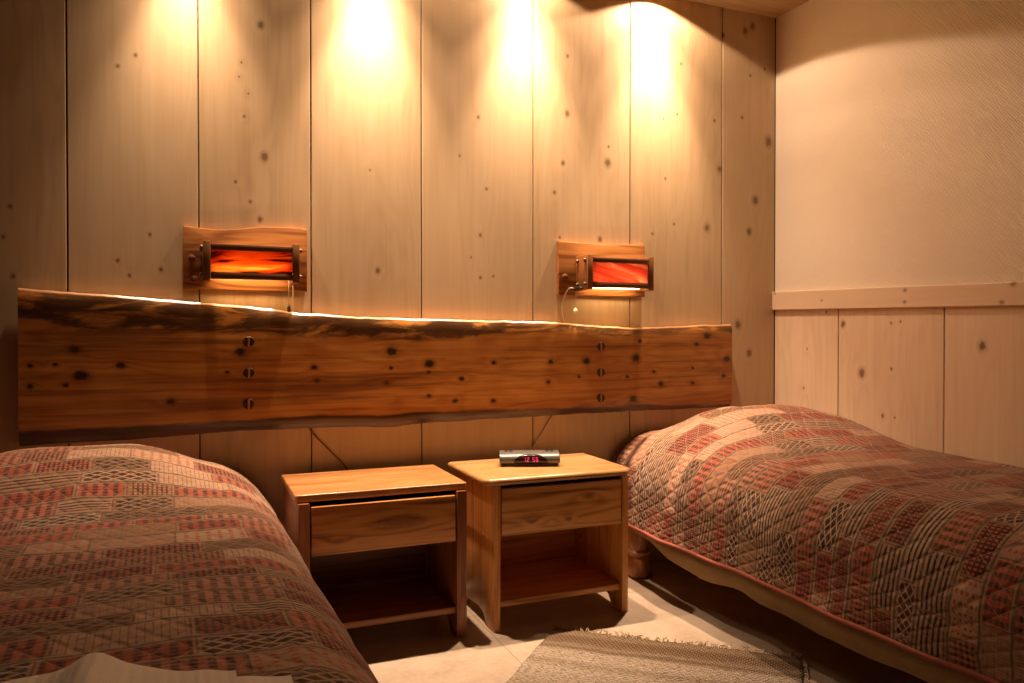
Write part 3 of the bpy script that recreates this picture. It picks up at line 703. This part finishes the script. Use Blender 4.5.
# ------------------------------------------------------------------ wall lamps
def wall_lamp(px0, px1, bx0, plate_top, zb, z0, z1, glass, label, right):
    Y = YW
    cx = (px0+px1)/2; cz = (zb+plate_top[0][1])/2
    r = thing('wall_lamp', label, 'wall lamp', (cx, Y, cz), 0, 'stained-glass wall lamps over the headboard')
    bx1 = bx0+.31; yf = 2.722 - Y
    X0, X1, Z0, Z1 = bx0-cx, bx1-cx, z0-cz, z1-cz
    bm = bmesh.new()
    out = [(px0-cx, zb-cz), (px1-cx, zb-cz)] + [(a-cx, b-cz) for a, b in plate_top[::-1]]
    prism(bm, out, 'Y', -.026, -.001, .003)
    obj('backplate', bm, m_lampwood, r, smooth=True, angle=35)
    for s in (-1, 1):
        a, b = (X0, X0+.024) if s < 0 else (X1-.024, X1)
        bm = bmesh.new(); box(bm, a, b, yf, -.0265, Z0, Z1, .003)
        sb = obj('side_block', bm, m_lampblock, r, smooth=True, angle=35)
        for yy in (yf+.020, -.048):
            for zz in (Z0+.022, Z1-.022):
                M = Matrix.Translation((a if s < 0 else b, yy, zz)) @ Matrix.Rotation(s*PI/2, 4, 'Y')
                bm = bmesh.new(); lathe(bm, [(0, -.004), (.0075, -.004), (.0080, .005), (.006, .009), (0, .0095)], 14, 0, M)
                obj('dowel_button', bm, m_button, sb, smooth=True, angle=50)
    for nm, za, zbb in (('top_rail', Z1-.030, Z1-.010), ('bottom_rail', Z0+.008, Z0+.030)):
        bm = bmesh.new(); box(bm, X0+.0245, X1-.0245, yf+.002, yf+.018, za, zbb, .002)
        obj(nm, bm, m_lamprail, r, smooth=True, angle=35)
    bm = bmesh.new(); box(bm, X0+.0245, X1-.0245, yf+.008, yf+.012, Z0+.0305, Z1-.0305, 0)
    obj('glass_panel', bm, glass, r)
    # tube bulb between two end caps
    zc = (Z0+Z1)/2 - (.051 if right else .043); yc = yf+.058
    bm = bmesh.new(); tube(bm, [(X0+.035, yc, zc), (X0+.045, yc, zc), (X1-.045, yc, zc), (X1-.035, yc, zc)], [.007, .0125, .0125, .007], 14)
    obj('bulb', bm, m_bulb, r, smooth=True)
    for a, b in ((X0+.0245, X0+.0345), (X1-.0345, X1-.0245)):
        bm = bmesh.new(); tube(bm, [(a, yc, zc), (b, yc, zc)], .011, 14)
        obj('bulb_holder', bm, m_white, r, smooth=True, angle=40)
    # round buttons fixing the plate
    for (mx, mz) in ([(px0+.026-cx, Z0+.082), (px0+.034-cx, Z0+.012)] if not right else [(px0+.026-cx, Z0+.055)]):
        M = Matrix.Translation((mx, -.026, mz)) @ Matrix.Rotation(PI/2, 4, 'X')
        bm = bmesh.new(); lathe(bm, [(0, -.003), (.010, -.003), (.0115, .010), (.009, .016), (0, .018)], 16, 0, M)
        obj('mounting_button', bm, m_button, r, smooth=True, angle=50)
    if right:
        # inline switch, pale cord curving down behind the headboard, and a pull bead
        bm = bmesh.new(); tube(bm, [(X0-.010, yf+.100, Z0+.006), (X0-.010, yf+.090, Z0+.006), (X0-.010, yf+.040, Z0+.004), (X0-.010, yf+.030, Z0+.004)], [.004, .009, .009, .004], 12)
        obj('switch', bm, m_black, r, smooth=True, angle=50)
        c0 = Vector((X0-.045, -.035, Z0+.012))
        bm = bmesh.new()
        P = [(X0-.010, yf+.098, Z0+.008), (X0-.034, -.032, Z0+.006), (X0-.052, -.024, Z0-.028), (X0-.060, -.018, Z0-.070), (X0-.050, -.012, Z0-.115), (X0-.030, -.006, Z0-.155), (X0-.02, -.005, Z0-.20)]
        tube(bm, smooth_path(P), .0023, 8); obj('power_cord', bm, m_white, r, smooth=True)
        bx = X0-.012
        bm = bmesh.new(); tube(bm, [(bx, -.05, Z0+.0), (bx, -.05, Z0-.075)], .0008, 6)
        pc = obj('pull_cord', bm, m_cord_pale, r, smooth=True)
        bm = bmesh.new(); lathe(bm, [(0, 0), (.009, .001), (.011, .007), (.007, .016), (.003, .021), (0, .021)], 16, 0, Matrix.Translation((bx, -.05, Z0-.095)))
        obj('pull_bead', bm, m_white, pc, smooth=True)
    else:
        bx = X1-.034
        bm = bmesh.new()
        tube(bm, [(bx, yf+.03, Z0+.008), (bx, yf+.03, Z0-.078)], .0012, 6)
        pc = obj('pull_cord', bm, m_cord_pale, r, smooth=True)
        bm = bmesh.new(); lathe(bm, [(0, 0), (.005, .001), (.0065, .008), (.0055, .018), (.003, .026), (0, .027)], 14, 0, Matrix.Translation((bx, yf+.03, Z0-.100)))
        obj('pull_bead', bm, m_button, pc, smooth=True)
        bm = bmesh.new()
        tube(bm, smooth_path([(X1-.014, -.05, Z0+.004), (X1-.013, -.045, Z0-.05), (X1-.013, -.02, Z0-.10), (X1-.013, -.006, Z0-.15)]), .0018, 6)
        obj('power_cord', bm, m_cord_pale, r, smooth=True)
    return r

def smooth_path(P, n=8):
    P = [Vector(p) for p in P]; out = []
    for i in range(len(P)-1):
        p0, p1, p2, p3 = P[max(i-1, 0)], P[i], P[i+1], P[min(i+2, len(P)-1)]
        for k in range(n):
            t = k/n
            out.append(.5*((2*p1)+(p2-p0)*t+(2*p0-5*p1+4*p2-p3)*t*t+(3*p1-p0-3*p2+p3)*t**3))
    return out + [P[-1]]

ptL = [(-.0212,1.3617),(.01,1.360),(.032,1.3577),(.075,1.3545),(.112,1.3551),(.15,1.360),(.1936,1.3662),(.235,1.372),(.277,1.3742),(.32,1.3755),(.363,1.3752),(.3874,1.3693)]
ptR = [(1.390,1.376),(1.44,1.375),(1.489,1.3725),(1.55,1.3715),(1.631,1.3705),(1.70,1.374),(1.778,1.381),(1.803,1.382)]
wall_lamp(-.0212, .3874, .039, ptL, 1.149, 1.172, 1.306, m_glass_a, 'wall lamp with amber and black streaked glass above the left bed', False)
wall_lamp(1.390, 1.803, 1.468, ptR, 1.155, 1.176, 1.316, m_glass_b, 'wall lamp with coral red glass and white cord toward the right bed', True)

# ------------------------------------------------------------------ cords on the wall below the headboard
bm = bmesh.new(); tube(bm, smooth_path([(1.395, 2.85, .70), (1.361, 2.85, .643), (1.318, 2.849, .583), (1.276, 2.845, .5245), (1.262, 2.84, .47), (1.26, 2.835, .36)]), .0028, 8)
tag(obj('power_cord', bm, m_cord_pale, smooth=True), 'pale cord slanting down the wall behind the alarm clock', 'cord')
bm = bmesh.new(); tube(bm, smooth_path([(.37, 2.85, .70), (.409, 2.85, .637), (.465, 2.849, .575), (.524, 2.847, .51), (.55, 2.842, .45), (.56, 2.84, .36)]), .0028, 8)
tag(obj('power_cord', bm, m_cord_dark, smooth=True), 'dark cord slanting down the wall behind the reddish nightstand', 'cord')

# ------------------------------------------------------------------ alarm clock
def clock():
    r = thing('alarm_clock', 'silver and black digital alarm clock with red digits on the orange nightstand', 'alarm clock', (1.150, 2.585, .515), math.radians(-21))
    hw = .110
    prof = [(-.043,.012),(-.047,.018),(-.047,.027),(-.043,.036),(-.034,.0435),(-.020,.0475),(.0,.049),(.030,.049),(.042,.046),(.046,.038),(.046,.012)]
    bm = bmesh.new(); prism(bm, prof, 'X', -hw, hw, .003)
    obj('body', bm, m_silver, r, smooth=True, angle=40)
    bm = bmesh.new(); box(bm, -hw+.006, hw-.006, -.041, .041, .0, .0125, .003)
    b = obj('base', bm, m_black, r, smooth=True, angle=40); b['label'] = 'black base'
    def fy(z): return lerp([(.012,-.043),(.018,-.047),(.027,-.047),(.036,-.043),(.0435,-.034),(.0475,-.020)], z)
    bm = bmesh.new()
    NXc, NZc = 28, 8
    cxd, wa, ha, zb = .004, .063, .0305, .0135
    top, bot = [], []
    rows = []
    for j in range(NZc+1):
        row = []
        for i in range(NXc+1):
            u = -1+2*i/NXc
            hh = ha*max(0, 1-abs(u)**2.6)**.5
            z = zb + hh*j/NZc
            row.append(bm.verts.new((cxd+wa*u, fy(z)-.0012, z)))
        rows.append(row)
    for A, B in zip(rows, rows[1:]):
        for i in range(NXc): bm.faces.new((A[i], A[i+1], B[i+1], B[i]))
    bmesh.ops.remove_doubles(bm, verts=bm.verts[:], dist=1e-5)
    d = obj('display', bm, m_display, r, smooth=True); d['label'] = 'black arched display'
    so = d.modifiers.new('thick', 'SOLIDIFY'); so.thickness = .0022; so.offset = 0
    SEG = {'1': 'bc', '2': 'abged', '5': 'afgcd', '6': 'afgedc'}
    def digit(ch, x, z0, w=.0085, h=.0155, t=.0021):
        bm = bmesh.new()
        R = {'a': (0, h-t, w, h), 'g': (0, h/2-t/2, w, h/2+t/2), 'd': (0, 0, w, t), 'f': (0, h/2, t, h), 'e': (0, 0, t, h/2), 'b': (w-t, h/2, w, h), 'c': (w-t, 0, w, h/2)}
        for s in SEG[ch]:
            xa, za, xb, zb2 = R[s]
            g = .0002
            ya = fy(z0+(za+zb2)/2)-.0028
            box(bm, x+xa+g, x+xb-g, ya, ya+.0006, z0+za+g, z0+zb2-g, 0)
        q = obj('digit', bm, m_digit, d); q['label'] = 'glowing red numeral %s' % ch
    for ch, x in (('1', -.024), ('2', -.011), ('5', .009), ('6', .0215)): digit(ch, x, .0185)
    for x in (-.085, -.068, .066, .084):
        bm = bmesh.new(); box(bm, x-.006, x+.006, .0, .014, .0485, .0515, .001)
        obj('button', bm, m_black, r)
clock()

# ------------------------------------------------------------------ rag rug
def rug():
    W, L = .785, 1.35
    ang = math.radians(-40.2)
    r = thing('rag_rug', 'brown and beige striped woven rag rug lying on the floor between the beds', 'rug', (1.123, 2.318, 0), ang)
    bm = bmesh.new(); uvl = bm.loops.layers.uv.new('weave')
    nx, ny = 64, 100
    g = []
    for j in range(ny+1):
        row = []
        for i in range(nx+1):
            u, v = W*i/nx, L*j/ny
            edge = .006*mnoise.noise(Vector((v*9, 3, i//nx))) if i in (0, nx) else 0
            ev = .007*mnoise.noise(Vector((u*10, 8, 0))) if j == 0 else 0
            z = .009 + .0025*mnoise.noise(Vector((u*6, v*6, 0))) + .0015*mnoise.noise(Vector((u*30, v*30, 0)))
            row.append((bm.verts.new((u+edge-.07*v, -v+ev, z)), u, v))
        g.append(row)
    for A, B in zip(g, g[1:]):
        for i in range(nx):
            q = (A[i], B[i], B[i+1], A[i+1])
            f = bm.faces.new([k[0] for k in q])
            for l, k in zip(f.loops, q): l[uvl].uv = (k[1], k[2])
    o = obj('woven_body', bm, m_rug, r, smooth=True)
    so = o.modifiers.new('thick', 'SOLIDIFY'); so.thickness = .007; so.offset = -1
    bm = bmesh.new()
    rnd = random.Random(5)
    for k in range(150):
        u = rnd.uniform(.0, W); ln = rnd.uniform(.008, .035); dx = rnd.uniform(-.02, .02)
        lift = rnd.uniform(.002, .014)
        tube(bm, [(u, -.006, .006), (u+dx*.4, ln*.5, .004+lift), (u+dx, ln, .003+lift*rnd.random())], [.0019, .0017, .0010], 5)
    for k in range(26):   # darker selvage knots down the right side
        v = rnd.uniform(0, .5); tube(bm, [(W-.004, -v, .008), (W+.006, -v-.008, .009), (W+.003, -v-.02, .005)], [.003, .003, .002], 5)
    f = obj('fringe', bm, m_fringe, r, smooth=True); f['kind'] = 'stuff'
rug()

# ------------------------------------------------------------------ towels at the foot of the left bed
def towel(name, x0, x1, y0, y1, zb, prof, label, seed):
    """folded terry pad: rounded folds, its top following prof(x)"""
    bm = bmesh.new(); nx, ny = 60, 30
    cx, cy = (x0+x1)/2, (y0+y1)/2
    T, B = [], []
    for j in range(ny+1):
        tr, br = [], []
        for i in range(nx+1):
            a = -1+2*i/nx; b = -1+2*j/ny
            a = math.sin(a*PI/2); b = math.sin(b*PI/2)
            x = cx + (x1-x0)/2*a; y = cy + (y1-y0)/2*b
            e = (max(0, 1-abs(a)**2.6)*max(0, 1-abs(b)**5))**.5
            h = prof(x, y)
            wob = .004*mnoise.noise(Vector((x*14, y*14, seed)))
            zm = zb + h*.45
            tr.append(bm.verts.new((x-cx, y-cy, zm + (h*.55+wob)*e - zb)))
            br.append(bm.verts.new((x-cx, y-cy, zm - (h*.45)*e**.6 - zb)))
        T.append(tr); B.append(br)
    for G in (T, B):
        for A, Q in zip(G, G[1:]):
            for i in range(nx): bm.faces.new((A[i], A[i+1], Q[i+1], Q[i]))
    bmesh.ops.remove_doubles(bm, verts=bm.verts[:], dist=1e-5)
    o = obj(name, bm, m_towel, loc=(cx, cy, zb), smooth=True)
    return tag(o, label, 'towel', 'folded towels on the left bed')
towel('towel', -.26, .118, .76, 1.02, .556, lambda x, y: .023*(1-.7*sstep(.05, .118, x)), 'flat folded cream towel lying beneath the rumpled one, its end showing at right', 2.)
def hump(x, y):
    return .020 + .026*sstep(.0, -.09, x)+ .020*math.exp(-((x+.102)/.024)**2) - .013*sstep(.012, .05, x)
towel('towel', -.25, .050, .78, 1.0, .582, hump, 'rumpled cream towel with a raised fold on top at the foot of the left bed', 5.)

# ------------------------------------------------------------------ light: four halogen spots in the soffit over the wall
def spot(name, x, power, size, blend, y=2.750, z=2.462, radius=.022, tilt=0):
    l = bpy.data.lights.new(name, 'SPOT'); l.energy = power; l.spot_size = math.radians(size); l.spot_blend = blend
    l.shadow_soft_size = radius; l.color = (1, .665, .44)
    o = bpy.data.objects.new(name, l); o.location = (x, y, z); o.rotation_euler = (math.radians(tilt), 0, 0); C.objects.link(o)
for x, k, wd in ((.0, .52, 7), (.62, 1., 11), (1.25, .9, 15), (1.85, 1., 34)):
    spot('soffit_spot_wide', x, wd, 141, .06)
    spot('soffit_spot_flood', x, 70*k, 90, 1.)
    spot('soffit_spot_beam', x, 240*k, 57, 1.)

w = bpy.data.worlds.new('world'); w.use_nodes = True
w.node_tree.nodes['Background'].inputs[0].default_value = (1, .6, .3, 1)
w.node_tree.nodes['Background'].inputs[1].default_value = .002
bpy.context.scene.world = w

# ------------------------------------------------------------------ camera
cd = bpy.data.cameras.new('camera'); cd.sensor_width = 36; cd.lens = 769/1024*36; cd.clip_start = .02
cam = bpy.data.objects.new('camera', cd); C.objects.link(cam)
cam.location = (0, 0, 1.0); cam.rotation_euler = (math.radians(90-.63), 0, math.radians(-22.7))
sc = bpy.context.scene
sc.camera = cam
sc.view_settings.view_transform = 'Standard'; sc.view_settings.look = 'None'
sc.view_settings.gamma = 1; sc.view_settings.use_curve_mapping = False
sc.view_settings.exposure = 0.0
sc.cycles.max_bounces = 10; sc.cycles.diffuse_bounces = 6
